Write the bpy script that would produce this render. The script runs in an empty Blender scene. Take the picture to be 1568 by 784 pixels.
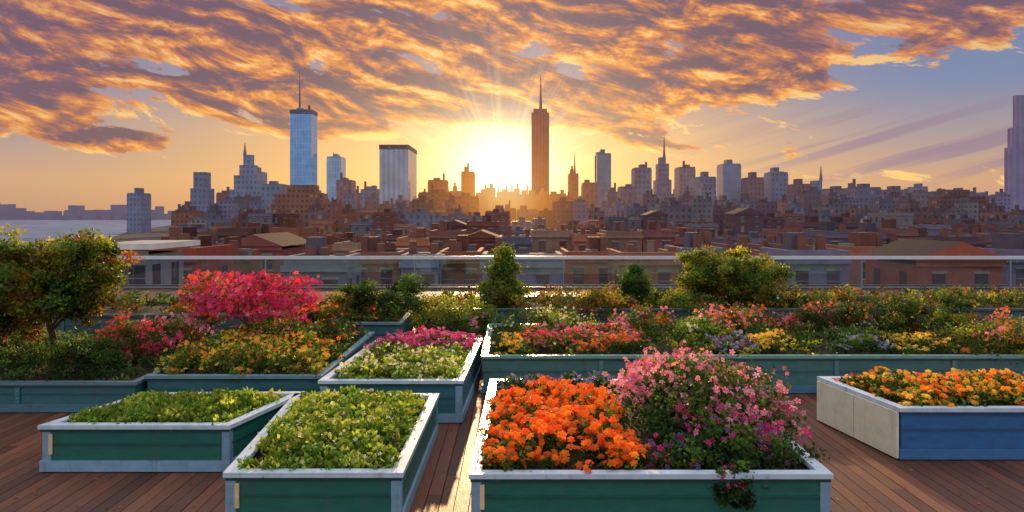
import bpy, math, random
import numpy as np
random.seed(7); rng=np.random.default_rng(7)
scene=bpy.context.scene
EYE=2.8; F=1100.0
def WX(px,Y): return (px-784)/F*Y
def WZ(py,Y): return EYE+(330-py)/F*Y
def rim(px,py,z):
    Y=(EYE-z)*F/(py-330); return (WX(px,Y),Y)

# ---------------------------------------------------------------- node helper
class NT:
    def __init__(s,tree): s.t=tree; s.n=tree.nodes; s.l=tree.links
    def put(s,sock,v):
        if hasattr(v,'is_output'): s.l.new(v,sock)
        elif v is not None:
            if isinstance(v,(tuple,list)) and len(v)==3 and sock.type=='RGBA': v=(*v,1)
            sock.default_value=v
    def m(s,op,a,b=None,c=None,clamp=False):
        n=s.n.new('ShaderNodeMath'); n.operation=op; n.use_clamp=clamp
        s.put(n.inputs[0],a)
        if b is not None: s.put(n.inputs[1],b)
        if c is not None: s.put(n.inputs[2],c)
        return n.outputs[0]
    def sstep(s,v,a,b):
        n=s.n.new('ShaderNodeMapRange'); n.interpolation_type='SMOOTHSTEP'
        s.put(n.inputs[0],v); n.inputs[1].default_value=a; n.inputs[2].default_value=b
        return n.outputs[0]
    def mix(s,f,a,b,bt='MIX'):
        n=s.n.new('ShaderNodeMix'); n.data_type='RGBA'; n.blend_type=bt
        s.put(n.inputs[0],f); s.put(n.inputs[6],a); s.put(n.inputs[7],b); return n.outputs[2]
    def xyz(s,x,y,z):
        n=s.n.new('ShaderNodeCombineXYZ'); s.put(n.inputs[0],x);s.put(n.inputs[1],y);s.put(n.inputs[2],z); return n.outputs[0]
    def sep(s,v):
        n=s.n.new('ShaderNodeSeparateXYZ'); s.put(n.inputs[0],v); return n.outputs
    def noise(s,v,scale,detail=4,rough=.55,dist=0):
        n=s.n.new('ShaderNodeTexNoise')
        if v is not None: s.put(n.inputs['Vector'],v)
        n.inputs['Scale'].default_value=scale;n.inputs['Detail'].default_value=detail
        n.inputs['Roughness'].default_value=rough;n.inputs['Distortion'].default_value=dist
        return n.outputs[0]
    def ramp(s,f,stops,interp='LINEAR'):
        n=s.n.new('ShaderNodeValToRGB'); n.color_ramp.interpolation=interp
        e=n.color_ramp.elements
        while len(e)<len(stops): e.new(.5)
        for i,(p,c) in enumerate(stops): e[i].position=p; e[i].color=(*c,1)
        s.put(n.inputs[0],f); return n.outputs[0]
    def blob(s,az,el,a0,e0,sa,se,amp):
        x=s.m('DIVIDE',s.m('SUBTRACT',az,a0),sa); y=s.m('DIVIDE',s.m('SUBTRACT',el,e0),se)
        r=s.m('ADD',s.m('MULTIPLY',x,x),s.m('MULTIPLY',y,y))
        return s.m('MULTIPLY',s.m('EXPONENT',s.m('MULTIPLY',r,-1.0)),amp)

# ---------------------------------------------------------------- world
SUN_EL=12.0; SUN_AZ=-0.6
def make_world():
    w=bpy.data.worlds.new("World"); scene.world=w; w.use_nodes=True
    t=w.node_tree; t.nodes.clear(); N=NT(t)
    tc=t.nodes.new('ShaderNodeTexCoord'); d=tc.outputs['Generated']
    o=N.sep(d); x,y,z=o[0],o[1],o[2]
    az=N.m('ARCTAN2',x,y); el=N.m('ARCSINE',z)
    te=N.m('DIVIDE',el,0.5,clamp=True)
    warm=N.ramp(te,[(0,(.66,.33,.15)),(.10,(.80,.43,.15)),(.22,(.74,.42,.19)),(.36,(.40,.29,.31)),(.60,(.22,.22,.37)),(1,(.42,.48,.68))])
    cool=N.ramp(te,[(0,(.52,.29,.19)),(.08,(.64,.36,.21)),(.18,(.42,.31,.30)),(.32,(.20,.25,.41)),(.6,(.17,.21,.39)),(1,(.42,.48,.68))])
    base=N.mix(N.sstep(N.m('ABSOLUTE',N.m('ADD',az,0.06)),.18,.62),warm,cool)
    back=N.ramp(te,[(0,(.38,.33,.33)),(.3,(.44,.41,.44)),(1,(.68,.74,.88))])
    high=N.sstep(el,.36,.9)
    base=N.mix(high,base,(1.08,1.02,1.08))
    base=N.mix(N.m('MULTIPLY',N.sstep(y,.55,-.1),N.sstep(el,1.2,.6)),base,back)
    # clouds
    elt=N.m('ADD',el,N.m('MULTIPLY',az,.20))
    big=N.noise(N.xyz(N.m('MULTIPLY',az,3.2),N.m('MULTIPLY',elt,12.0),8.3),1.0,2,.5,.2)
    def dens(de,da):
        v=N.xyz(N.m('MULTIPLY',N.m('ADD',az,da),8.5),N.m('MULTIPLY',N.m('ADD',elt,de),25.0),1.7)
        return N.noise(v,1.0,7,.64,.35)
    n0=dens(0,0); n1=dens(-.012,0)
    b=N.m('MULTIPLY',N.m('SUBTRACT',big,.5),.75)
    for args in [(-.50,.20,.34,.095,.15),(.34,.27,.32,.065,.22),(.12,.17,.38,.035,.17),(-.12,.25,.22,.08,.08),
                 (.58,.145,.12,.05,-.26),(-.33,.295,.12,.028,-.14),(.62,.29,.2,.05,.15),(-.46,.095,.20,.014,.18),(.0,.10,.16,.03,-.05),(-.2,.165,.16,.03,.12),(.42,.19,.12,.03,.10)]:
        b=N.m('ADD',b,N.blob(az,el,*args))
    low=N.m('MULTIPLY',N.sstep(el,.125,.06),-.16)
    cov=N.m('ADD',n0,N.m('ADD',b,low))
    dn=N.sstep(cov,.49,.545)
    L=N.m('ADD',N.m('MULTIPLY',N.m('SUBTRACT',n0,n1),4.6),.24)
    thin=N.sstep(cov,.62,.50)
    L=N.m('ADD',L,N.m('MULTIPLY',thin,.44))
    nearsun=N.blob(az,el,-.01,.10,.34,.12,.16)
    L=N.m('ADD',L,nearsun,clamp=True)
    cc=N.ramp(L,[(0,(.15,.075,.11)),(.22,(.27,.105,.10)),(.42,(.50,.165,.065)),(.62,(.80,.27,.045)),(.82,(.97,.45,.09)),(1,(1.0,.62,.20))])
    farsun=N.sstep(N.m('ADD',N.m('ABSOLUTE',az),N.m('MULTIPLY',el,1.5)),.5,1.25)
    cc=N.mix(N.m('MULTIPLY',farsun,.42),cc,(.23,.13,.21))
    dn=N.m('MULTIPLY',dn,N.sstep(z,-.02,.03))
    dn=N.m('MULTIPLY',dn,N.sstep(el,.95,.4)); dn=N.m('MULTIPLY',dn,N.sstep(y,.1,.5)); dn=N.m('MULTIPLY',dn,.97)
    col=N.mix(dn,base,cc)
    # thin cirrus on the right
    ec=N.m('SUBTRACT',el,N.m('MULTIPLY',az,.28))
    cn=N.noise(N.xyz(N.m('MULTIPLY',az,3.0),N.m('MULTIPLY',ec,60.0),4.2),1.0,4,.5,.2)
    cf=N.m('MULTIPLY',N.sstep(cn,.44,.60),N.blob(az,el,.52,.085,.22,.05,.85))
    col=N.mix(cf,col,(.30,.19,.28))
    # glow round the sun
    g1=N.blob(az,el,-.014,.056,.070,.066,1.0); g2=N.blob(az,el,-.012,.06,.18,.085,.62); g3=N.blob(az,el,-.01,.06,.40,.08,.24)
    ang=N.m('ARCTAN2',N.m('SUBTRACT',el,.05),N.m('ADD',az,.014))
    rays=N.noise(N.xyz(N.m('MULTIPLY',ang,7.0),0.0,0.0),1.0,3,.6)
    rays=N.m('MULTIPLY',N.sstep(rays,.45,.62),N.blob(az,el,-.012,.10,.13,.12,.22))
    def addc(c,f,k): return N.mix(1.0,c,N.mix(f,(0,0,0),k),'ADD')
    col=addc(col,g1,(1.4,1.3,1.0)); col=addc(col,g2,(.88,.58,.15)); col=addc(col,g3,(.6,.34,.06)); col=addc(col,rays,(1,.75,.35))
    bg=t.nodes.new('ShaderNodeBackground'); N.put(bg.inputs[0],col); bg.inputs[1].default_value=.95
    sky=t.nodes.new('ShaderNodeTexSky'); sky.sky_type='NISHITA'; sky.sun_disc=False
    sky.sun_elevation=math.radians(SUN_EL); sky.sun_rotation=math.radians(SUN_AZ)
    b2=t.nodes.new('ShaderNodeBackground'); t.links.new(sky.outputs[0],b2.inputs[0]); b2.inputs[1].default_value=.005
    ad=t.nodes.new('ShaderNodeAddShader'); t.links.new(bg.outputs[0],ad.inputs[0]); t.links.new(b2.outputs[0],ad.inputs[1])
    out=t.nodes.new('ShaderNodeOutputWorld'); t.links.new(ad.outputs[0],out.inputs[0])
make_world()
sd=bpy.data.lights.new('sun','SUN'); sd.energy=5.0; sd.angle=math.radians(.6); sd.color=(1,.62,.30)
so=bpy.data.objects.new('sun',sd); scene.collection.objects.link(so)
so.rotation_euler=(math.radians(-(90-SUN_EL)),0,math.radians(-SUN_AZ))

# ---------------------------------------------------------------- materials
def new_mat(name):
    m=bpy.data.materials.new(name); m.use_nodes=True; m.node_tree.nodes.clear(); return m,NT(m.node_tree)
def outp(N,sh):
    o=N.n.new('ShaderNodeOutputMaterial'); N.l.new(sh,o.inputs[0])
def attr(N):
    a=N.n.new('ShaderNodeAttribute'); a.attribute_name='Col'; return a.outputs['Color']
def prin(N,col,rough=.6,metal=0,spec=.5):
    p=N.n.new('ShaderNodeBsdfPrincipled'); N.put(p.inputs['Base Color'],col); N.put(p.inputs['Roughness'],rough)
    p.inputs['Metallic'].default_value=metal; p.inputs['Specular IOR Level'].default_value=spec; return p
def mat_leaf(name,trans=.4,rough=.5):
    m,N=new_mat(name); c=attr(N); p=prin(N,c,rough,0,.25)
    tr=N.n.new('ShaderNodeBsdfTranslucent'); N.put(tr.inputs[0],N.mix(1.0,c,(1.6,1.4,.8),'MULTIPLY'))
    mx=N.n.new('ShaderNodeMixShader'); mx.inputs[0].default_value=trans
    N.l.new(p.outputs[0],mx.inputs[1]); N.l.new(tr.outputs[0],mx.inputs[2]); outp(N,mx.outputs[0]); return m
def mat_attr(name,rough=.6,nscale=3.0,namt=.3,bump=0,stretch=(1,1,1),spec=.5,metal=0,grime=0):
    m,N=new_mat(name); c=attr(N)
    g=N.n.new('ShaderNodeNewGeometry')
    mp=N.n.new('ShaderNodeMapping'); mp.inputs['Scale'].default_value=stretch; N.l.new(g.outputs['Position'],mp.inputs[0])
    n=N.noise(mp.outputs[0],nscale,6,.62)
    f=N.m('ADD',N.m('MULTIPLY',N.m('SUBTRACT',n,.5),namt*2.6),1.0)
    c2=N.mix(1.0,c,N.xyz(f,f,f),'MULTIPLY')
    if grime:
        mp2=N.n.new('ShaderNodeMapping'); mp2.inputs['Scale'].default_value=(9,9,1.3); N.l.new(g.outputs['Position'],mp2.inputs[0])
        n2=N.noise(mp2.outputs[0],1.0,6,.7); c2=N.mix(N.m('MULTIPLY',N.sstep(n2,.54,.72),grime),c2,(.10,.085,.07))
    p=prin(N,c2,N.m('ADD',N.m('MULTIPLY',n,.25),rough-.12),metal,spec)
    if bump:
        bn=N.n.new('ShaderNodeBump'); bn.inputs['Strength'].default_value=bump; bn.inputs['Distance'].default_value=.02
        N.l.new(n,bn.inputs['Height']); N.l.new(bn.outputs[0],p.inputs['Normal'])
    outp(N,p.outputs[0]); return m
def painted_haze(N,sh,k=1.0,L=9500.):  # paints distance haze and orange sun glow into the material as emission
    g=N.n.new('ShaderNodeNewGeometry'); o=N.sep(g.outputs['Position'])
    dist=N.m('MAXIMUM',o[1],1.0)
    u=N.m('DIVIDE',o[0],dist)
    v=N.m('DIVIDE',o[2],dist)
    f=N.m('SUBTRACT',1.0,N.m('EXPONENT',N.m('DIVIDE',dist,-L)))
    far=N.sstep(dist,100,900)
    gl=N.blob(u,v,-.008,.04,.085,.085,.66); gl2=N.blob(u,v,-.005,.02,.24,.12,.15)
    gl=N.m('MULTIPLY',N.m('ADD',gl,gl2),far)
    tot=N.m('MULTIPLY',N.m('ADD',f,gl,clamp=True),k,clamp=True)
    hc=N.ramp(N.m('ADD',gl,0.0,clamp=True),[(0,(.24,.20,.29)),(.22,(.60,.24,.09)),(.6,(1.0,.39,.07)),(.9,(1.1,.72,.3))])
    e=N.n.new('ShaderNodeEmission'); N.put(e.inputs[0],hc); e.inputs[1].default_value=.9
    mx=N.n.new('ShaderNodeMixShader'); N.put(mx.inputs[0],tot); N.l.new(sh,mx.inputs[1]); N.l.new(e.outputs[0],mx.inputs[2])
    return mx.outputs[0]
def mat_facade(name,bw,bh,amt,k=1.0,rough=.6,wincol=(.02,.024,.04),vert=.5,horz=.5,lit=.86):
    m,N=new_mat(name); c=attr(N)
    g=N.n.new('ShaderNodeNewGeometry'); o=N.sep(g.outputs['Position']); nn=N.sep(g.outputs['Normal'])
    fx=N.m('GREATER_THAN',N.m('ABSOLUTE',nn[1]),.6)
    h=N.m('ADD',N.m('MULTIPLY',o[0],fx),N.m('MULTIPLY',o[1],N.m('SUBTRACT',1.0,fx)))
    side=N.m('LESS_THAN',N.m('ABSOLUTE',nn[2]),.5)
    hu=N.m('DIVIDE',h,bw); zv=N.m('DIVIDE',o[2],bh)
    a=N.m('LESS_THAN',N.m('ABSOLUTE',N.m('SUBTRACT',N.m('FRACT',hu),.5)),vert/2)
    b=N.m('LESS_THAN',N.m('ABSOLUTE',N.m('SUBTRACT',N.m('FRACT',zv),.5)),horz/2)
    w=N.m('MULTIPLY',N.m('MULTIPLY',a,b),side)
    wn=N.n.new('ShaderNodeTexWhiteNoise'); N.l.new(N.xyz(N.m('FLOOR',hu),N.m('FLOOR',zv),N.m('MULTIPLY',fx,3.0)),wn.inputs['Vector'])
    r=wn.outputs['Value']
    wc=N.mix(N.m('GREATER_THAN',r,lit),wincol,(.42,.29,.18))
    wf=N.m('MULTIPLY',w,N.m('MULTIPLY',N.m('ADD',N.m('MULTIPLY',r,.5),.5),amt))
    nz=N.noise(g.outputs['Position'],.05,5,.6); f=N.m('ADD',N.m('MULTIPLY',nz,1.0),.5)
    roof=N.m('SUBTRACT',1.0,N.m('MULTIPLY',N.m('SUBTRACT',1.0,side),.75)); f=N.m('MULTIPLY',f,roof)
    c1=N.mix(1.0,c,N.xyz(f,f,f),'MULTIPLY')
    c2=N.mix(wf,c1,wc)
    p=prin(N,c2,N.m('SUBTRACT',rough,N.m('MULTIPLY',w,.3)),0,.3)
    outp(N,painted_haze(N,p.outputs[0],k)); return m
def mat_hattr(name,rough=.8,nscale=.3,namt=.35,spec=.5):
    m,N=new_mat(name); c=attr(N)
    g=N.n.new('ShaderNodeNewGeometry'); n=N.noise(g.outputs['Position'],nscale,7,.65)
    f=N.m('ADD',N.m('MULTIPLY',N.m('SUBTRACT',n,.5),namt*2.6),1.0)
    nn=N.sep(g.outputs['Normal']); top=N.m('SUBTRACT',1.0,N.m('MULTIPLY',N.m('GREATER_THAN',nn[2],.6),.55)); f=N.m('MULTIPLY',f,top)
    p=prin(N,N.mix(1.0,c,N.xyz(f,f,f),'MULTIPLY'),rough,0,spec)
    outp(N,painted_haze(N,p.outputs[0])); return m
LEAF=mat_leaf('leaf',.45); PETAL=mat_leaf('petal',.38,.6)
BARK=mat_attr('bark',.9,18,.4,.6,(1,1,.3)); PAINT=mat_attr('painted_timber',.42,5,.26,.18,(1,1,3),grime=.45)
RIM=mat_attr('painted_rim',.32,6,.2,.1,grime=.3); SOIL=mat_attr('soil',.95,20,.5,.8)
WOOD=mat_attr('deck_wood',.52,9,.45,.3,(6,.5,1),grime=.3); METAL=mat_attr('rail_metal',.35,4,.08,0,(1,1,1),.5,.4)
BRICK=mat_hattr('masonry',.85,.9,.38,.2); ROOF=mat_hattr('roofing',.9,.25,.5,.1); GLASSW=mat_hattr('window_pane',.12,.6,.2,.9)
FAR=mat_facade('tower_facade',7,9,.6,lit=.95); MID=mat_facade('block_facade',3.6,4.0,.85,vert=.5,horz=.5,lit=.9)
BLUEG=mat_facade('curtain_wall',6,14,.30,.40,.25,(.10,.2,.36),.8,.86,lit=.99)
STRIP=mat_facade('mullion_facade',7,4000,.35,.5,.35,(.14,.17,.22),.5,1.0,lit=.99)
m,N=new_mat('balustrade_glass'); tr=N.n.new('ShaderNodeBsdfTransparent'); tr.inputs[0].default_value=(.78,.88,.93,1)
gl=N.n.new('ShaderNodeBsdfGlossy'); gl.inputs[0].default_value=(.8,.9,1,1); gl.inputs['Roughness'].default_value=.04
mx=N.n.new('ShaderNodeMixShader'); mx.inputs[0].default_value=.10; N.l.new(tr.outputs[0],mx.inputs[1]);N.l.new(gl.outputs[0],mx.inputs[2]); outp(N,mx.outputs[0]); GLASS=m
m,N=new_mat('river_water'); g=N.n.new('ShaderNodeNewGeometry'); mp=N.n.new('ShaderNodeMapping'); mp.inputs['Scale'].default_value=(.012,.05,1); N.l.new(g.outputs['Position'],mp.inputs[0])
n=N.noise(mp.outputs[0],1,8,.65); p=prin(N,N.mix(N.sstep(n,.45,.6),(.06,.11,.2),(.22,.30,.45)),.6,0,.15); outp(N,painted_haze(N,p.outputs[0],.8)); WATER=m

# ---------------------------------------------------------------- mesh buffer
class Buf:
    def __init__(s): s.V=[];s.C=[];s.F=[];s.M=[];s.n=0;s.mats=[]
    def mi(s,mat):
        if mat not in s.mats: s.mats.append(mat)
        return s.mats.index(mat)
    def add(s,V,F,col,mat):
        V=np.asarray(V,float).reshape(-1,3); col=np.asarray(col,float)
        if col.ndim==1: col=np.tile(col,(len(V),1))
        F=np.asarray(F,int); s.V.append(V);s.C.append(col);s.F.append(F+s.n);s.M.append(np.full(len(F),s.mi(mat)));s.n+=len(V)
    def box(s,x0,x1,y0,y1,z0,z1,col,mat,bottom=True):
        V=[(x0,y0,z0),(x1,y0,z0),(x1,y1,z0),(x0,y1,z0),(x0,y0,z1),(x1,y0,z1),(x1,y1,z1),(x0,y1,z1)]
        F=[(4,5,6,7),(0,1,5,4),(1,2,6,5),(2,3,7,6),(3,0,4,7)]
        if bottom: F.append((3,2,1,0))
        s.add(V,F,col,mat)
    def tube(s,P,R,col,mat,k=7):
        P=np.array(P,float); V=[]
        for i,p in enumerate(P):
            d=P[min(i+1,len(P)-1)]-P[max(i-1,0)]; d/=np.linalg.norm(d)+1e-9
            a=np.cross(d,(0,1,0) if abs(d[1])<.9 else (1,0,0)); a/=np.linalg.norm(a); b=np.cross(d,a)
            for j in range(k):
                t=2*math.pi*j/k; V.append(p+R[i]*(math.cos(t)*a+math.sin(t)*b))
        F=[(i*k+j,i*k+(j+1)%k,(i+1)*k+(j+1)%k,(i+1)*k+j) for i in range(len(P)-1) for j in range(k)]
        s.add(V,F,col,mat)
    def ring(s,poly,o,i,z0,z1,col,mat):
        A=offset(poly,o);B=offset(poly,i);n=len(poly)
        V=[(*p,z0) for p in A]+[(*p,z1) for p in A]+[(*p,z1) for p in B]+[(*p,z0) for p in B]
        F=[]
        for r in range(4):
            for j in range(n): F.append((r*n+j,r*n+(j+1)%n,((r+1)%4)*n+(j+1)%n,((r+1)%4)*n+j))
        s.add(V,F,col,mat)
    def scatter(s,pv,pf,pos,R,sc,col,mat):
        pv=np.asarray(pv,float);pf=np.asarray(pf,int);n=len(pos)
        if n==0: return
        sc=np.asarray(sc)
        if sc.ndim==1: sc=sc[:,None]
        V=np.einsum('nij,kj->nki',R,pv)*sc[:,:,None]+pos[:,None,:]
        k=len(pv); Fc=(pf[None]+(np.arange(n)*k)[:,None,None]).reshape(-1,pf.shape[1])
        C=np.repeat(col,k,axis=0); s.add(V.reshape(-1,3),Fc,C,mat)
    def obj(s,name,parent=None,smooth=False):
        me=bpy.data.meshes.new(name); V=np.concatenate(s.V);C=np.concatenate(s.C)
        nf=sum(len(f) for f in s.F); loops=np.concatenate([f.ravel() for f in s.F]); tot=np.concatenate([np.full(len(f),f.shape[1]) for f in s.F])
        me.vertices.add(len(V)); me.vertices.foreach_set('co',V.ravel())
        me.loops.add(len(loops)); me.loops.foreach_set('vertex_index',loops.astype(np.int32))
        me.polygons.add(nf); me.polygons.foreach_set('loop_start',np.concatenate([[0],np.cumsum(tot)[:-1]]).astype(np.int32))
        me.polygons.foreach_set('material_index',np.concatenate(s.M).astype(np.int32))
        me.update(calc_edges=True)
        a=me.color_attributes.new('Col','FLOAT_COLOR','POINT'); a.data.foreach_set('color',np.c_[C,np.ones(len(C))].ravel())
        for mt in s.mats: me.materials.append(mt)
        me.validate(); me.shade_flat()
        ob=bpy.data.objects.new(name,me); scene.collection.objects.link(ob)
        if parent: ob.parent=parent
        return ob
def offset(poly,d):
    n=len(poly);P=[np.array(p,float) for p in poly];out=[]
    for i in range(n):
        a,b,c=P[i-1],P[i],P[(i+1)%n]
        e1=(b-a)/np.linalg.norm(b-a);e2=(c-b)/np.linalg.norm(c-b)
        n1=np.array([e1[1],-e1[0]]);n2=np.array([e2[1],-e2[0]])
        m=(n1+n2); m/=np.dot(m,n1); out.append(tuple(b+m*d))
    return out
LV=[(0,0,0),(.33,.45,.1),(0,1,-.02),(-.33,.45,.1)]; LF=[(0,1,2,3)]
def flower(npet=6,layers=2):
    V=[];Fa=[]
    for l in range(layers):
        for j in range(npet):
            t=2*math.pi*(j+.5*l)/npet; r=1-.38*l; zz=.12+.28*l; w=.46
            def pt(rr,dt,z): return (rr*math.cos(t+dt),rr*math.sin(t+dt),z)
            k=len(V); V+=[pt(.05,0,zz-.1),pt(r*.75,-w,zz),pt(r,0,zz-.12),pt(r*.75,w,zz)]; Fa.append((k,k+1,k+2,k+3))
    return V,Fa
FV,FF=flower(6,2); FV3,FF3=flower(5,1)
def basis(d):
    n=len(d); d=d/np.linalg.norm(d,axis=1)[:,None]; r=rng.normal(size=(n,3)); a=np.cross(d,r); a/=np.linalg.norm(a,axis=1)[:,None]; b=np.cross(a,d)
    return d,a,b
def leafR(n,up=.4):
    d=rng.normal(size=(n,3)); d[:,2]+=up; d,a,b=basis(d); return np.stack([a,d,b],axis=2)
def flowR(n,up=1.6,tow=(0,-.5,0)):
    d=rng.normal(size=(n,3))*.6; d[:,2]+=up; d+=np.array(tow); d,a,b=basis(d); return np.stack([a,b,d],axis=2)
def pick(pal,n,var=.18):
    pal=np.array(pal,float); c=pal[rng.integers(0,len(pal),n)]; return np.clip(c*(1+rng.normal(size=(n,1))*var),.004,.95)
# palettes
GRN=[(.07,.15,.022),(.10,.20,.03),(.05,.12,.025)]; YGR=[(.24,.28,.035),(.17,.24,.03),(.33,.30,.04)]
DGR=[(.025,.07,.022),(.045,.10,.03),(.07,.12,.03)]; LET=[(.21,.33,.04),(.13,.25,.03),(.34,.42,.07)]
AUT=[(.30,.12,.03),(.19,.14,.03),(.12,.11,.03)]
ORG=[(.88,.19,.012),(.92,.26,.015),(.8,.12,.01)]; YEL=[(.9,.5,.03),(.85,.38,.02),(.9,.6,.08)]
PNK=[(.75,.22,.35),(.8,.35,.45),(.6,.12,.28)]; MAG=[(.62,.03,.18),(.72,.06,.24),(.45,.02,.16)]; RED=[(.68,.04,.05),(.58,.03,.09),(.78,.12,.08)]
PUR=[(.28,.08,.3),(.2,.1,.35)]; WHT=[(.85,.8,.55),(.9,.85,.7)]; BLU=[(.2,.25,.5),(.3,.3,.55)]
def crown(b,c,rad,n_cl,per,leaf,pal,shape='round',fl=None,nfl=0,fs=.04,low=None,clr=.2,up=.3):
    c=np.array(c,float);rad=np.array(rad,float)
    lob=rng.normal(size=(9,3)); lob/=np.linalg.norm(lob,axis=1)[:,None]; la=rng.uniform(-.32,.22,9)
    def pts(n,inner=.45):
        if shape=='cone':
            h=rng.random(n)**1.25; r=(1-h)**.65*rng.random(n)**.4*(.85+.3*np.sin(h*19)); t=rng.random(n)*6.283
            return np.c_[r*np.cos(t),r*np.sin(t),h*2-1]
        d=rng.normal(size=(n,3)); d/=np.linalg.norm(d,axis=1)[:,None]
        k=1+(np.clip(d@lob.T-.55,0,1)*2.2*la).sum(1)
        return d*(rng.random(n)**inner*k*(1+rng.normal(size=n)*.09))[:,None]
    cc=pts(n_cl); cp=c+cc*rad
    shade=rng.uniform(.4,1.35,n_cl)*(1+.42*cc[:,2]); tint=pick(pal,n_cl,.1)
    idx=np.repeat(np.arange(n_cl),per); n=len(idx)
    R0=clr*rad.mean()
    pos=cp[idx]+rng.normal(size=(n,3))*R0*np.array([.6,.6,.42])
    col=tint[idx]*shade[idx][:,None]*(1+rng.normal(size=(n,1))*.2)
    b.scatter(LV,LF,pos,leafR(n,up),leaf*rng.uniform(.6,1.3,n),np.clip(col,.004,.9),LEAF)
    if nfl:
        ncl=max(6,nfl//9); fc=pts(ncl,.12); fi=rng.integers(0,ncl,nfl)
        p=c+fc[fi]*rad*1.0+rng.normal(size=(nfl,3))*R0*.5
        b.scatter(FV3,FF3,p,flowR(nfl,.8,(0,-.8,0)),fs*rng.uniform(.6,1.25,nfl),pick(fl,nfl),PETAL)
def trunk(b,base,top,r,spread,n=6):
    base=np.array(base,float);top=np.array(top,float)
    w=rng.normal(size=(2,3))*.04*np.linalg.norm(top-base); w[:,2]=0
    P=[base,base*.65+top*.35+w[0],base*.3+top*.7+w[1],top]
    b.tube(P,[r,r*.75,r*.5,r*.22],(.10,.065,.04),BARK,8)
    for i in range(n):
        t=rng.uniform(.3,.9); s=base*(1-t)+top*t; a=rng.random()*6.28; L=spread*rng.uniform(.5,.9)
        e=s+np.array([math.cos(a)*L,math.sin(a)*L*.8,L*rng.uniform(.4,.9)])
        m=(s+e)/2+np.array([0,0,-.05*L])
        b.tube([s,m,e],[r*.42*(1-t*.4),r*.28,r*.08],(.10,.065,.04),BARK,6)
def plant(name,cx,yt,yb,w,Y,pal,shape='round',fl=None,nfl=0,fs=.03,dens=1.0,leaf=None,tr=True,stem=.25,lobes=0):
    X=WX(cx,Y); zt=WZ(yt,Y); zb=WZ(yb,Y); rx=w/F*Y/2; H=zt-zb
    b=Buf(); leaf=leaf or .0045*Y**.9
    z0=zb+H*stem*(.6 if shape!='cone' else .3)
    c=(X,Y,(zt+z0)/2); rad=np.array((rx*1.08,rx*.95,(zt-z0)/2*1.04))
    if tr: trunk(b,(X,Y,max(zb-.35,.0)),(X,Y,zt-.25*H),.03+.018*H,rx*.9,9)
    area=rad[0]*rad[2]; ncl=int(125*dens*max(.5,min(2.2,area)))
    if lobes:
        per=ncl//lobes
        for i in range(lobes):
            a=2.4*i+rng.random()*.5; h=-.75+1.45*(i+.5)/lobes; r=math.sqrt(max(0,1-h*h))*.62
            k=rng.uniform(.36,.5)
            cc=np.array(c)+rad*np.array([math.cos(a)*r,math.sin(a)*r,h*.66+.05])
            crown(b,cc,rad*k*np.array([1.1,1.1,.85]),per,int(52*dens**.3),leaf,pal,'round',fl,nfl//lobes,fs,clr=.26)
    else: crown(b,c,rad,ncl,int(52*dens**.3),leaf,pal,shape,fl,nfl,fs)
    return b.obj(name)
def inside(poly,n,inset=.08):
    P=np.array(offset(poly,-inset)); u=rng.random(n);v=rng.random(n)
    a=P[0][None]*(1-u[:,None])+P[1][None]*u[:,None]; bb=P[3][None]*(1-u[:,None])+P[2][None]*u[:,None]
    return a*(1-v[:,None])+bb*v[:,None],u,v
def carpet(name,poly,z,h,nclump,per,leaf,pal,fl=None,nfl=0,fs=.03,inset=.1,lay=2,spread=.09,fz=1.0,cont=False):
    b=cont or Buf()
    xy,u,v=inside(poly,nclump,inset)
    edge=np.clip(np.minimum.reduce([u,1-u,v,1-v])*9,0.35,1)**.5
    hh=h*edge*rng.uniform(.5,1.15,nclump)*(1+.18*np.sin(xy[:,0]*5+2)*np.cos(xy[:,1]*4))
    idx=np.repeat(np.arange(nclump),per);n=len(idx)
    pos=np.c_[xy[idx],z+np.zeros(n)]; t=rng.random(n)**.6
    pos[:,:2]+=rng.normal(size=(n,2))*spread*.6; pos[:,2]+=t*hh[idx]
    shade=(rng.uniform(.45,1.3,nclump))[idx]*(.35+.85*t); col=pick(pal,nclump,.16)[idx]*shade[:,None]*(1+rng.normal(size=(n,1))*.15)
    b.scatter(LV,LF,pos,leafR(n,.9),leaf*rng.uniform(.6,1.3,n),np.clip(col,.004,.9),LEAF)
    if nfl:
        k=rng.integers(0,nclump,nfl); p=np.c_[xy[k],z+hh[k]*fz*rng.uniform(.85,1.15,nfl)]; p[:,:2]+=rng.normal(size=(nfl,2))*spread*.8
        V,Fq=(FV,FF) if lay==2 else (FV3,FF3)
        b.scatter(V,Fq,p,flowR(nfl,1.5,(0,-.6,0)),fs*rng.uniform(.65,1.2,nfl),pick(fl,nfl,.18),PETAL)
    if cont: return b
    return b.obj(name)
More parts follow.
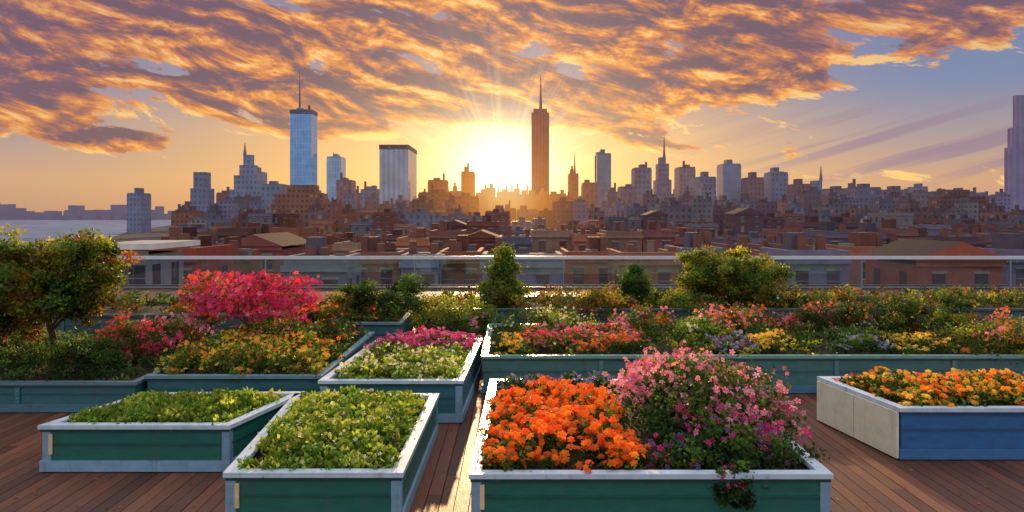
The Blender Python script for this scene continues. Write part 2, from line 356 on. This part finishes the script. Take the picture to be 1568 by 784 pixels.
# ---------------------------------------------------------------- raised beds
PALE=(.56,.68,.78); GREEN=(.018,.15,.11); BASEC=(.24,.42,.56); TEAL=(.04,.16,.18); BLUE=(.035,.15,.36); LIT_CREAM=(.88,.82,.60)
def bed(name,poly,r,green=GREEN,base=BASEC,rimc=PALE,posts=True,tiers=True):
    e=bpy.data.objects.new(name,None); scene.collection.objects.link(e)
    b=Buf(); b.ring(poly,.0,-.045,.13,r-.045,green,PAINT)
    b.obj('side_boards',e)
    hh=(r-.05-.13)
    if tiers:
        b=Buf(); b.ring(poly,.012,.001,.13+hh*.50,.13+hh*.56,tuple(c*.75 for c in green),PAINT)
        b.ring(poly,.02,.001,r-.075,r-.047,tuple(c*.5 for c in green),PAINT)
        if not posts:
            x0,x1,y0=poly[0][0],poly[1][0],poly[0][1]; k=max(1,int(round((x1-x0)/1.9)))
            for i in range(1,k):
                x=x0+(x1-x0)*i/k; b.box(x-.035,x+.035,y0-.024,y0-.0135,.1301,r-.078,tuple(c*1.25 for c in green),PAINT)
                for zz in (.2,r-.14): b.box(x-.008,x+.008,y0-.028,y0-.0243,zz,zz+.016,(.4,.42,.42),METAL)
        b.obj('battens',e)
    b=Buf(); b.ring(poly,.025,-.05,.012,.128,base,PAINT); b.obj('plinth',e)
    b=Buf(); b.ring(poly,.035,-.075,r-.044,r,rimc,RIM); b.obj('rim_cap',e)
    if posts:
        b=Buf()
        for (x,y) in offset(poly,-.03): b.box(x-.045,x+.045,y-.045,y+.045,.02,r-.046,tuple(c*.9 for c in base),PAINT)
        x,y=offset(poly,.006)[0]
        b.box(x+.07,x+.11,y-.012,y+.0,.2,r-.1,(.85,.62,.28),PAINT)  # yellow strip: sunlit highlight on the first corner, painted as colour
        b.obj('corner_posts_highlight',e)
    P=offset(poly,-.046); b=Buf(); g=14; V=[];Fq=[]
    for i in range(g+1):
        for j in range(g+1):
            u=i/g;v=j/g; p=(np.array(P[0])*(1-u)+np.array(P[1])*u)*(1-v)+(np.array(P[3])*(1-u)+np.array(P[2])*u)*v
            V.append((p[0],p[1],r-.09+rng.normal()*.008))
    for i in range(g):
        for j in range(g): a=i*(g+1)+j; Fq.append((a,a+g+1,a+g+2,a+1))
    b.add(V,Fq,(.05,.033,.022),SOIL); b.obj('soil',e); return e
R0=.52
A1=[rim(349,722,R0),rim(612,722,R0),rim(668,603,R0),rim(455,603,R0)]
bed('raised_garden_bed',A1,R0)
A2=[rim(724,724,R0),rim(1268,724,R0),rim(1100,581,R0),rim(754,581,R0)]
bed('raised_garden_bed',A2,R0)
A3=[rim(67,650,R0),rim(350,650,R0),rim(462,600,R0),rim(222,602,R0)]
bed('raised_garden_bed',A3,R0)
R5=.58
A5=[rim(492,582,R5),rim(706,582,R5),rim(736,518,R5),rim(582,518,R5)]
bed('raised_garden_bed',A5,R5,TEAL)
R4=.60
p0=rim(1380,624,R4);p3=rim(1257,577,R4)
A4=[p0,(p0[0]+3.2,p0[1]+.0),(p0[0]+3.3,p3[1]),p3]
e4=bed('raised_garden_bed',A4,R4,BLUE,(.06,.19,.40),PALE,False)
b=Buf(); q0=np.array(p0);q3=np.array(p3);dv=(q3-q0);nv=np.array([dv[1],-dv[0]]);nv=-nv/np.linalg.norm(nv)
for s0,s1 in ((.0,.49),(.50,1.0)):
    a=q0+dv*s0+nv*.03;c=q0+dv*s1+nv*.03;a2=a+nv*.03;c2=c+nv*.03
    V=[(*a,.02),(*c,.02),(*c2,.02),(*a2,.02),(*a,R4-.05),(*c,R4-.05),(*c2,R4-.05),(*a2,R4-.05)]
    b.add(V,[(0,1,2,3),(4,5,6,7),(0,1,5,4),(1,2,6,5),(2,3,7,6),(3,0,4,7)],LIT_CREAM,RIM)  # cream puts the lit look of this side into the panel colour
b.obj('end_panels',e4)
def rect(x0,x1,y0,y1): return [(x0,y0),(x1,y0),(x1,y1),(x0,y1)]
PL=rect(-12,-5.35,10.2,14.2); bed('long_planter',PL,.44,TEAL,(.08,.2,.26),(.13,.24,.28),False)
PL2=rect(-5.25,-2.75,10.35,14.2); bed('long_planter',PL2,.5,TEAL,(.08,.2,.26),(.18,.32,.38),False)
PR=rect(-.45,12.5,11.3,14.6); bed('long_planter',PR,.6,(.08,.2,.19),(.09,.23,.34),(.20,.38,.32),False)
PM=rect(-3.7,-2.3,14.8,16.6); bed('long_planter',PM,.6,TEAL,(.08,.2,.26),(.18,.32,.36),False)
PB=rect(-2.2,15.5,17.0,19.6); bed('long_planter',PB,.6,(.05,.12,.12),(.08,.16,.18),(.08,.14,.12),False)
PBL=rect(-14,-4.0,16.0,18.6); bed('long_planter',PBL,.6,(.05,.12,.12),(.08,.16,.18),(.08,.14,.12),False)

# ---------------------------------------------------------------- planting in beds
z=R0-.08
carpet('leafy_greens',A1,z,.20,420,34,.06,LET,WHT,300,.022,.1,1,.07)
carpet('leafy_greens',A3,z,.15,330,34,.06,LET,None,0,.03,.1,1,.08)
mx2=A2[0][0]+1.62
O2=[A2[0],(mx2,A2[0][1]),(mx2+.05,9.1),(A2[3][0]+.0,9.1)]
b=carpet('x',O2,z,.26,330,26,.055,GRN,ORG,1250,.046,.1,2,.07,1.12,cont=Buf()); b.obj('marigold_plants')
O3=[(A2[3][0]-.03,9.2),(mx2+.3,9.2),(mx2+.3,A2[3][1]),A2[3]]
b=carpet('x',O3,z,.16,140,24,.05,DGR,PUR+BLU,260,.03,.1,1,.06,1.1,cont=Buf()); b.obj('lavender_plants')
b=Buf()
x0=mx2+.72;
crown(b,(x0-.05,8.1,.74),(.90,1.2,.36),170,70,.055,DGR+GRN,'round',PNK,10,.035)
crown(b,(x0+.0,6.85,.54),(.82,.36,.24),90,70,.05,DGR+GRN,'round',MAG+PUR,300,.03)
crown(b,(x0+.0,6.37,.40),(.24,.10,.20),34,50,.04,DGR+GRN,'round',MAG,36,.026)
crown(b,(x0+.1,8.2,.88),(.90,1.1,.24),70,30,.05,GRN,'round',PNK,1000,.036)
crown(b,(x0+.35,7.4,.76),(.62,.6,.20),50,40,.05,GRN,'round',MAG+PNK,360,.034)
b.obj('petunia_shrub')
def sub(P,u0,u1,v0,v1):
    P=[np.array(p) for p in P]
    f=lambda u,v:tuple((P[0]*(1-u)+P[1]*u)*(1-v)+(P[3]*(1-u)+P[2]*u)*v)
    return [f(u0,v0),f(u1,v0),f(u1,v1),f(u0,v1)]
carpet('lettuce_plants',sub(A5,0,1,0,.72),R5-.08,.17,330,26,.06,LET,WHT,420,.028,.08,1,.07,1.2)
carpet('verbena_plants',sub(A5,0,1,.62,1),R5-.08,.2,150,22,.05,GRN,MAG+MAG+PNK,800,.04,.08,1,.07,1.2)
carpet('yellow_daisy_plants',A4,R4-.08,.2,420,22,.055,GRN,YEL+YEL+ORG,900,.042,.1,2,.08,1.1)
carpet('ground_cover_plants',PL,.38,.25,500,26,.06,DGR+GRN,None,0,.03)
carpet('coreopsis_plants',sub(PL2,0,1,0,.5),.42,.36,330,30,.06,GRN+YGR,YEL+YEL+ORG,560,.036,.05,1,.09,1.1)
carpet('ground_cover_plants',sub(PL2,0,1,.5,1),.42,.42,200,26,.06,GRN,ORG,150,.035)
carpet('ground_cover_plants',PR,.52,.22,900,24,.06,GRN+DGR+YGR,WHT,60,.03)
def strip(nm,a,b_,y0,y1,pal,n,h=.22,fs=.035):
    P=rect(WX(a,y0),WX(b_,y0),y0,y1); carpet(nm,P,.54,h,max(30,int(n*.25)),20,.05,GRN,pal,n,fs,.03,1,.06,1.1)
strip('coreopsis_plants',762,800,11.4,12.4,YEL,150)
strip('geranium_plants',790,1000,11.9,13.4,RED+RED+PNK,900)
strip('marigold_plants',880,985,11.5,12.0,ORG+RED,160)
strip('ageratum_plants',1095,1170,11.5,12.4,BLU+PUR,160)
strip('coreopsis_plants',1165,1245,11.5,12.6,YEL,280)
strip('coreopsis_plants',1385,1470,11.5,12.6,YEL,280)
strip('ageratum_plants',1300,1380,11.5,12.2,BLU,90)
# shrubs and trees
plant('maple_tree',78,334,572,190,10.9,YGR+YGR+AUT+GRN,dens=3.8,leaf=.062,stem=.36,lobes=14)
plant('maple_tree',4,362,572,140,12.0,GRN+YGR+AUT,dens=2.4,leaf=.06,stem=.2,lobes=8)
plant('green_shrub',20,515,580,120,10.9,DGR+GRN); plant('green_shrub',130,520,575,120,11.0,DGR+GRN)
plant('crape_myrtle_tree',388,410,512,176,13,[(.35,.05,.09),(.2,.08,.05),(.45,.08,.12),(.12,.10,.03)],fl=MAG+MAG+RED+PNK[:1],nfl=1900,fs=.042,dens=1.2,lobes=11)
plant('azalea_shrub',322,414,505,72,13.4,AUT,fl=ORG+RED,nfl=260,fs=.04,dens=.8)
plant('azalea_shrub',205,486,552,100,12,AUT+GRN,fl=RED+MAG,nfl=420,fs=.038)
plant('hydrangea_shrub',265,486,545,110,12.6,GRN+AUT,fl=PNK,nfl=380,fs=.036)
plant('hydrangea_shrub',150,520,565,90,11.4,GRN,fl=PNK+RED,nfl=120,fs=.03)
plant('azalea_shrub',478,465,520,80,13.6,AUT+GRN,fl=ORG+RED,nfl=360,fs=.036)
plant('green_shrub',440,495,535,130,12.6,GRN+YGR,fl=PNK,nfl=120,fs=.03)
plant('green_shrub',592,414,502,130,15.6,GRN+DGR,dens=2.0,lobes=6)
plant('azalea_shrub',540,445,502,80,15.8,GRN+AUT,fl=ORG,nfl=140,fs=.035,dens=1.4)
plant('green_shrub',690,453,512,136,16.0,GRN+YGR,dens=1.4)
plant('hydrangea_shrub',725,478,515,80,15.4,GRN,fl=PNK,nfl=120)
plant('dwarf_pine_tree',772,384,488,84,18,GRN+YGR+GRN,'cone',dens=2.6,stem=.15)
plant('green_shrub',842,474,512,130,14.2,GRN+YGR,fl=WHT,nfl=160)
plant('azalea_shrub',922,443,500,92,17.4,YGR+AUT,fl=ORG,nfl=80,dens=1.5)
plant('dwarf_pine_tree',972,411,482,84,18,DGR+GRN,'cone',dens=2.4,stem=.1)
plant('hydrangea_shrub',985,468,532,92,13.4,AUT+GRN,fl=PNK,nfl=200,fs=.03)
plant('maple_tree',1120,372,484,158,18.2,YGR+YGR+GRN,dens=3.0,stem=.12,lobes=10)
plant('green_shrub',1048,448,505,100,17.4,GRN+YGR,dens=1.4)
plant('green_shrub',1070,483,540,110,13.2,GRN+LET,fl=WHT,nfl=60)
plant('azalea_shrub',1142,472,520,140,14.0,AUT+GRN,fl=ORG+PNK,nfl=560,fs=.036)
plant('azalea_shrub',1248,460,532,124,14.0,AUT+DGR,fl=RED+PNK,nfl=160,fs=.03)
plant('green_shrub',1180,505,540,110,12.8,GRN)
plant('green_shrub',1345,449,535,140,13.8,DGR+GRN+AUT,fl=ORG,nfl=60,dens=1.8,lobes=6)
plant('green_shrub',1425,444,530,144,13.6,YGR+GRN+DGR,fl=YEL,nfl=90,dens=1.8,lobes=6)
plant('green_shrub',1300,500,545,100,12.4,DGR+GRN)
plant('hydrangea_shrub',1480,500,545,90,12.6,GRN+YGR,fl=PNK,nfl=100)
plant('hydrangea_shrub',1540,482,572,144,11.9,YGR+AUT+GRN,fl=PNK+ORG,nfl=360,fs=.032,dens=1.5)
plant('green_shrub',985,550,590,62,10.75,YGR+GRN,dens=.8)
for px,yt in [(470,466),(630,462),(880,462),(1010,458),(1200,456),(1270,464),(1320,456),(1390,458),(1470,452),(1530,456),(640,474),(810,466),(860,474),(1240,450)]:
    plant('green_shrub',px,yt,505,rng.uniform(80,120),rng.uniform(17.2,19.2),[GRN+YGR,GRN+DGR,AUT+GRN][rng.integers(3)],dens=1.2)
carpet('ground_cover_plants',PB,.52,.4,500,24,.08,GRN+YGR+AUT,PNK+WHT,40,.04)
carpet('ground_cover_plants',PBL,.52,.4,300,24,.08,GRN+AUT,PNK,60,.04)
carpet('ground_cover_plants',PM,.52,.25,90,24,.06,GRN,ORG,40,.04)

# ---------------------------------------------------------------- deck & railing
b=Buf(); x=-18.0
while x<24:
    y=2.0-rng.random()*3
    while y<27.2:
        L=rng.uniform(2.6,4.2); s=rng.uniform(.55,1.1); c=np.array([(.16,.052,.022),(.18,.065,.028),(.11,.04,.02)][rng.integers(3)])*s
        b.box(x,x+.135,y,min(y+L-.006,27.3),-.03+rng.normal()*.0008,0+rng.normal()*.0008,c,WOOD,False); y+=L
    x+=.143
b.obj('timber_deck')
# fallen leaves and petals on the deck
b=Buf(); n=520; px_=rng.uniform(-6.5,6.5,n); py_=rng.uniform(5.2,11,n)
def inpoly(x,y,P):
    P=offset(P,.06); r=np.ones(len(x),bool)
    for i in range(4):
        a=P[i];c=P[(i+1)%4]; r&=((c[0]-a[0])*(y-a[1])-(c[1]-a[1])*(x-a[0]))>0
    return r
ok=np.ones(n,bool)
for P in (A1,A2,A3,A4,A5,PL,PL2,PR): ok&=~inpoly(px_,py_,P)
px_=px_[ok];py_=py_[ok];n=len(px_); d=rng.normal(size=(n,3)); d[:,2]*=.12; d,a_,b_=basis(d)
up=np.tile(np.array([0,0,1.]),(n,1)); a_=np.cross(d,up); a_/=np.linalg.norm(a_,axis=1)[:,None]; b_=np.cross(a_,d)
b.scatter(LV,LF,np.c_[px_,py_,np.full(n,.008)],np.stack([a_,d,b_],axis=2),rng.uniform(.025,.05,n),pick([(.25,.12,.03),(.15,.12,.03),(.6,.2,.03),(.5,.12,.2)],n),LEAF); b.obj('fallen_leaves')
b=Buf(); b.box(-18.2,24.2,-2,27.5,-30,-.05,(.32,.27,.25),BRICK); b.box(-18.2,24.2,27.32,27.5,-.049,.16,(.12,.11,.12),BRICK); b.obj('roof_terrace_building')
e=bpy.data.objects.new('glass_railing',None); scene.collection.objects.link(e)
b=Buf(); zr=WZ(392,27)
b.box(-15.4,24,26.97,27.05,zr-.12,zr,(.8,.9,.96),METAL); b.box(-15.4,24,26.99,27.03,.08,.12,(.3,.35,.4),METAL)
b.box(-15.4,-15.32,14,26.96,zr-.12,zr,(.8,.9,.96),METAL); b.obj('handrail',e)
b=Buf()
for i in range(7):
    x=-15.36+i*5.6+ (0.5 if i else 0)
    b.box(x-.022,x+.022,26.98,27.04,.0,zr-.121,(.3,.34,.4),METAL)
for i in range(4): b.box(-15.39,-15.33,14+i*3.6,14.05+i*3.6,0,zr-.121,(.3,.34,.4),METAL)
b.obj('posts',e)
b=Buf(); b.box(-15.2,23.9,27.003,27.015,.13,zr-.125,(1,1,1),GLASS); b.obj('panels',e)

# ---------------------------------------------------------------- city
G=-30.
b=Buf(); b.add([(-40000,-500,G),(40000,-500,G),(40000,60000,G),(-40000,60000,G)],[(0,1,2,3)],(.07,.065,.07),ROOF); b.obj('ground')
b=Buf(); b.add([(-9000,300,G+.3),(-230,300,G+.3),(-800,1500,G+.3),(-2200,5200,G+.3),(-9000,5200,G+.3)],[(0,1,2,3,4)],(.1,.1,.1),WATER); b.obj('river')
b=Buf()
for i in range(300):
    px=rng.uniform(-200,330);Y=rng.uniform(5300,6500); w=rng.uniform(20,90); X=WX(px,Y); b.box(X,X+w,Y,Y+50,G,G+rng.uniform(20,80)+(60 if rng.random()<.06 else 0),(.16,.14,.19),FAR,False)
b.obj('distant_shoreline')
def rooftop(b,x0,x1,y0,y1,z,col,s=1.0):
    w=x1-x0; d=y1-y0
    pt=.35*s; dark=tuple(c*.55 for c in col)
    b.box(x0,x1,y0,y0+pt,z,z+.9*s,col,BRICK,False); b.box(x0,x0+pt,y0+pt,y1,z,z+.9*s,col,BRICK,False); b.box(x1-pt,x1,y0+pt,y1,z,z+.9*s,col,BRICK,False)
    if rng.random()<.6:
        a=x0+w*rng.uniform(.15,.55); b.box(a,a+w*.25,y0+d*.35,y0+d*.65,z,z+2.2*s,dark,BRICK,False)
    for k in range(2):
        a=x0+w*rng.uniform(.1,.9);q=y0+d*rng.uniform(.05,.5); b.box(a,a+.6*s,q,q+.6*s,z,z+rng.uniform(1.2,2.4)*s,(.22,.10,.07),BRICK,False)
    for k in range(2):
        a=x0+w*rng.uniform(.1,.8);q=y0+d*rng.uniform(.1,.7); b.box(a,a+1.2*s,q,q+1.2*s,z,z+rng.uniform(.4,1.1)*s,(.2,.2,.22),BRICK,False)
BC=[(.34,.11,.07),(.28,.09,.06),(.42,.17,.09),(.24,.11,.08),(.36,.22,.15),(.22,.20,.26),(.17,.08,.07),(.30,.25,.26),(.30,.10,.07)]
def house(name,x0,x1,y0,y1,zt,col,fl=3.3,bay=2.2,gable=False,base=None,roofc=(.03,.026,.034),top=True):
    base=G if base is None else base
    b=Buf(); b.box(x0,x1,y0,y1,base,zt-.002,col,BRICK,False)
    b.box(x0+.35,x1-.35,y0+.35,y1,zt,zt+.05,roofc,ROOF,False)
    b.box(x0-.15,x1+.15,y0-.2,y0-.003,zt-.1,zt+.35,tuple(c*1.2 for c in col),BRICK)
    n=max(2,int((x1-x0-.6)/bay)); st=(x1-x0)/n; zz=zt-2.25
    lim=max(base+1,zt-26)
    side=(x0+x1)/2; sx=x1 if side<0 else x0; sg=1 if side<0 else -1; nd=max(2,int((y1-y0)/3.2))
    while zz>lim:
        for i in range(n):
            cx=x0+st*(i+.5); w=.5
            g=[(.03,.035,.05),(.07,.08,.10),(.02,.02,.035),(.3,.22,.15)][rng.choice(4,p=[.4,.3,.2,.1])]
            b.box(cx-w,cx+w,y0-.03,y0-.004,zz,zz+1.6,g,GLASSW)
            b.box(cx-w-.1,cx+w+.1,y0-.12,y0-.002,zz-.16,zz-.003,(.38,.33,.29),BRICK)
            b.box(cx-w-.1,cx+w+.1,y0-.09,y0-.002,zz+1.603,zz+1.8,(.33,.28,.25),BRICK)
            b.box(cx-w,cx+w,y0-.05,y0-.031,zz+.77,zz+.83,(.3,.28,.26),BRICK)
        for i in range(nd):
            cy=y0+(y1-y0)*(i+.5)/nd; b.box(min(sx,sx+sg*.03)+.003*sg,max(sx,sx+sg*.03)+.003*sg,cy-.5,cy+.5,zz,zz+1.6,(.05,.055,.07),GLASSW)
        zz-=fl
    if gable:
        xm=(x0+x1)/2; h=(x1-x0)*.22
        V=[(x0-.4,y0-.4,zt+.36),(x1+.4,y0-.4,zt+.36),(xm,y0-.4,zt+.36+h),(x0-.4,y1,zt+.36),(x1+.4,y1,zt+.36),(xm,y1,zt+.36+h)]
        b.add(V,[(0,2,5,3),(1,4,5,2)],tuple(c*1.6 for c in roofc),ROOF); b.add(V,[(0,1,2),(3,5,4)],col,BRICK)
    elif top: rooftop(b,x0,x1,y0,y1,zt+.052,col,1.0)
    else: b.box(x0-.8,x1+.8,y0-.8,y1+.8,zt+.351,zt+.7,(.8,.76,.7),BRICK)
    return b.obj(name)
def H(name,a,b_,yt,Y,col,d=14,**k): return house(name,WX(a,Y),WX(b_,Y),Y,Y+d,WZ(yt,Y),col,**k)
H('stone_building',168,224,390,44,(.34,.34,.33),5,top=False)
for (a,c,yt,Y,col,d,gb,nm) in [
 (228,300,400,52,(.34,.07,.05),7,0,'brick_building'),(302,345,406,60,(.26,.08,.06),8,0,'brick_building'),
 (347,430,382,80,(.28,.09,.08),12,1,'brick_house'),(434,530,414,50,(.20,.20,.25),5,0,'stone_building'),
 (532,612,402,66,(.28,.12,.10),8,0,'brick_building'),(614,670,408,58,(.26,.28,.36),5,0,'stone_building'),
 (672,736,402,62,(.30,.11,.08),8,0,'brick_building'),
 (738,862,408,56,(.22,.22,.29),5,0,'stone_building'),(866,945,400,70,(.34,.12,.08),8,0,'brick_building'),
 (948,1040,404,60,(.38,.15,.10),7,0,'brick_building'),(1042,1110,396,64,(.18,.18,.26),7,0,'stone_building'),
 (1112,1200,406,60,(.32,.12,.09),7,0,'brick_building'),
 (1204,1300,402,56,(.22,.20,.28),6,0,'stone_building'),(1302,1400,392,72,(.34,.14,.10),9,0,'brick_building'),
 (1405,1535,406,54,(.40,.11,.06),8,1,'brick_house'),(1540,1640,400,60,(.22,.18,.26),8,0,'brick_building'),
 (20,150,430,60,(.25,.2,.2),14,0,'brick_building')]:
    H(nm,a,c,yt,Y,col,d,gable=bool(gb))
bands=[(100,358,388,9,BC,34,66),(165,342,374,10,BC,26,54),(250,328,360,12,BC,22,44)]
for Y0,ya,yb,d,pal,w0,w1 in bands:
    px=(262 if Y0>120 else 245)+rng.uniform(0,16)
    while px<1600:
        w=rng.uniform(w0,w1); Y=Y0+rng.uniform(-8,8); c=tuple(np.array(pal[rng.integers(len(pal))])*rng.uniform(.5,1.05))
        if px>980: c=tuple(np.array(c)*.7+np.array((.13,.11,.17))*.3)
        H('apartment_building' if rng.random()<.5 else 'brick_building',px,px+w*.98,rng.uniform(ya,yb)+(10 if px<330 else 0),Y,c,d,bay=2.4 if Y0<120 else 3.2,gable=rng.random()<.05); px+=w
def block(name,a,c,yt,Y,col,mat=FAR,dr=.03,steps=None,spire=None,roof=True,capc=None):
    x0,x1=WX(a,Y),WX(c,Y);zt=WZ(yt,Y);d=max(12,dr*Y); b=Buf()
    b.box(x0,x1,Y,Y+d,G,zt,col,mat,False)
    w=x1-x0; s=Y/500.
    if roof:
        b.box(x0+w*.02,x1-w*.02,Y+d*.02,Y+d*.98,zt+.01,zt+1.2*s,tuple(q*.8 for q in col),mat,False)
        u=rng.uniform(.15,.5); b.box(x0+w*u,x0+w*(u+.32),Y+d*.2,Y+d*.7,zt+1.21*s,zt+rng.uniform(2.5,5)*s,tuple(q*.7 for q in col),mat,False)
        if rng.random()<.5:
            u=rng.uniform(.1,.8); b.box(x0+w*u,x0+w*u+1.2*s,Y+d*.3,Y+d*.3+2*s,zt,zt+rng.uniform(4,8)*s,(.12,.09,.08),BRICK,False)
    if capc: b.box(x0-.5,x1+.5,Y-.6,Y+d+.5,zt+.02,zt+Y*.006,capc,MID)
    for (sa,sc,sy) in steps or []:
        k=(1-(sc-sa)/max(1,(c-a)))*d*.5; k=min(max(k,0.3),d*.42)
        b.box(WX(sa,Y),WX(sc,Y),Y+k,Y+d-k,G,WZ(sy,Y),col,mat,False)
    if spire:
        sx,sy0,sy1,r=spire; X=WX(sx,Y+d/2); Yc=Y+d/2
        z0=WZ(sy0,Yc);z1=WZ(sy1,Yc); r*=Y/F
        b.tube([(X,Yc,z0-1),(X,Yc,z0+(z1-z0)*.4),(X,Yc,z1)],[r,r*.55,r*.12],(.22,.18,.18),BRICK,8)
    return b.obj(name)
GB=(.20,.24,.34);MB=(.26,.14,.12);BR=(.30,.12,.05);OR=(.45,.17,.06);PL_=(.25,.22,.35)
S='skyscraper'
block('office_tower',194,215,298,1300,GB)
block('office_tower',288,320,318,1100,GB,steps=[(290,316,288),(293,312,263)])
block(S,345,398,318,1200,(.22,.29,.40),steps=[(350,398,290),(356,392,268),(363,387,252),(368,382,236)],spire=(375,237,218,3),roof=False)
block('office_tower',400,430,284,1000,GB); block('office_tower',384,398,265,1350,(.3,.33,.40))
block(S,444,477,174,1500,(.30,.60,1.0),BLUEG,.03,spire=(459,172,106,2.2),capc=(.1,.1,.13))
block('office_tower',500,522,242,1600,(.42,.58,.80),BLUEG,spire=(511,242,232,2))
block('office_tower',515,538,278,1250,MB)
block('apartment_tower',415,500,312,560,BR,MID,steps=[(420,494,296),(437,482,283)],roof=False)
block('office_tower',562,580,292,1300,GB)
block('office_tower',581,625,228,1000,(.50,.58,.70),STRIP,.09,capc=(.08,.07,.08),roof=True)
block('office_tower',655,684,278,1100,OR); block('office_tower',640,690,297,700,BR,MID)
block('office_tower',706,726,265,1200,OR); block('apartment_tower',690,732,303,620,OR,MID)
block('apartment_tower',520,600,333,420,(.34,.14,.09),MID); block('apartment_tower',655,728,328,450,OR,MID)
block('apartment_tower',742,758,290,900,OR); block('office_tower',762,790,296,1300,OR); block('office_tower',790,812,300,1000,OR)
block(S,814,841,172,1500,(.62,.24,.13),STRIP,.02,spire=(828,168,116,2.6),roof=False,steps=[(817,838,166)])
block('apartment_tower',845,880,306,800,(.34,.13,.08),MID)
block('office_tower',872,886,268,1300,(.48,.17,.11),spire=(880,266,233,2))
block('office_tower',893,915,282,1100,(.30,.15,.12)); block(S,914,936,237,1400,(.3,.33,.42),BLUEG,steps=[(914,925,232)])
block('office_tower',950,972,288,1000,(.22,.16,.19)); block('office_tower',972,998,259,1200,(.22,.21,.29))
block(S,1003,1032,300,1300,(.22,.20,.26),steps=[(1006,1029,275),(1009,1026,250),(1012,1022,240)],spire=(1017,241,208,2.4),roof=False)
block('office_tower',1040,1065,258,1500,(.36,.23,.23)); block('office_tower',1070,1097,273,1150,(.20,.2,.27))
block('office_tower',1107,1135,253,1300,(.32,.34,.44),BLUEG); block('office_tower',1145,1170,274,1250,MB)
block('office_tower',1181,1207,266,1300,(.22,.23,.35),steps=[(1185,1203,262)]); block('office_tower',1218,1243,284,1200,MB)
block('office_tower',1247,1266,292,1250,GB,steps=[(1251,1262,276)],spire=(1257,276,254,3),roof=False)
block('office_tower',1272,1306,291,1000,(.20,.17,.25)); block('office_tower',1310,1350,289,900,(.18,.16,.24)); block('office_tower',1352,1392,293,950,(.22,.17,.22))
block('apartment_tower',1075,1092,290,620,(.26,.24,.30),MID); block('apartment_tower',985,1006,300,560,(.24,.13,.13),MID); block('apartment_tower',1010,1060,318,430,(.17,.13,.17),MID); block('apartment_tower',900,968,340,330,(.34,.10,.07),MID)
block('apartment_tower',1120,1165,308,640,(.20,.17,.22),MID); block('apartment_tower',1330,1362,338,300,(.5,.5,.6),MID)
block('office_tower',1407,1421,288,1400,PL_); block('apartment_tower',1440,1512,304,600,(.18,.08,.07),MID,steps=[(1452,1490,290)])
block(S,1549,1600,225,800,(.36,.29,.48),STRIP,.012,steps=[(1553,1596,195),(1560,1590,145)],roof=False)
block('apartment_tower',1530,1548,300,700,PL_,MID,.02)
fill=[(400,318,352,MID,16,40),(580,306,340,MID,15,36),(820,300,332,MID,13,32),(1150,294,322,FAR,12,28),(1650,290,316,FAR,10,26),(2300,294,314,FAR,9,22)]
for Y0,ya,yb,mt,w0,w1 in fill:
    px=262
    while px<1620:
        w=rng.uniform(w0,w1); Y=Y0*rng.uniform(.93,1.07)
        if rng.random()<.93:
            c=np.array([MB,BR,OR,GB,PL_,(.34,.12,.08),(.32,.27,.25)][rng.integers(7)])*rng.uniform(.45,1.0)
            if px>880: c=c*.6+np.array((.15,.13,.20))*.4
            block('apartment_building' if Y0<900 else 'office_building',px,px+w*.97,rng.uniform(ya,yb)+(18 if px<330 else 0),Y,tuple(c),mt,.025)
        px+=w
# ---------------------------------------------------------------- camera
cd=bpy.data.cameras.new('camera'); cam=bpy.data.objects.new('camera',cd); scene.collection.objects.link(cam); scene.camera=cam
cam.location=(0,0,EYE); cam.rotation_euler=(math.radians(90),0,0)
cd.sensor_width=36; cd.lens=36*F/1568; cd.shift_y=-62/1568; cd.clip_end=80000; cd.clip_start=.1
scene.view_settings.view_transform='Standard'; scene.view_settings.look='None'; scene.view_settings.exposure=0
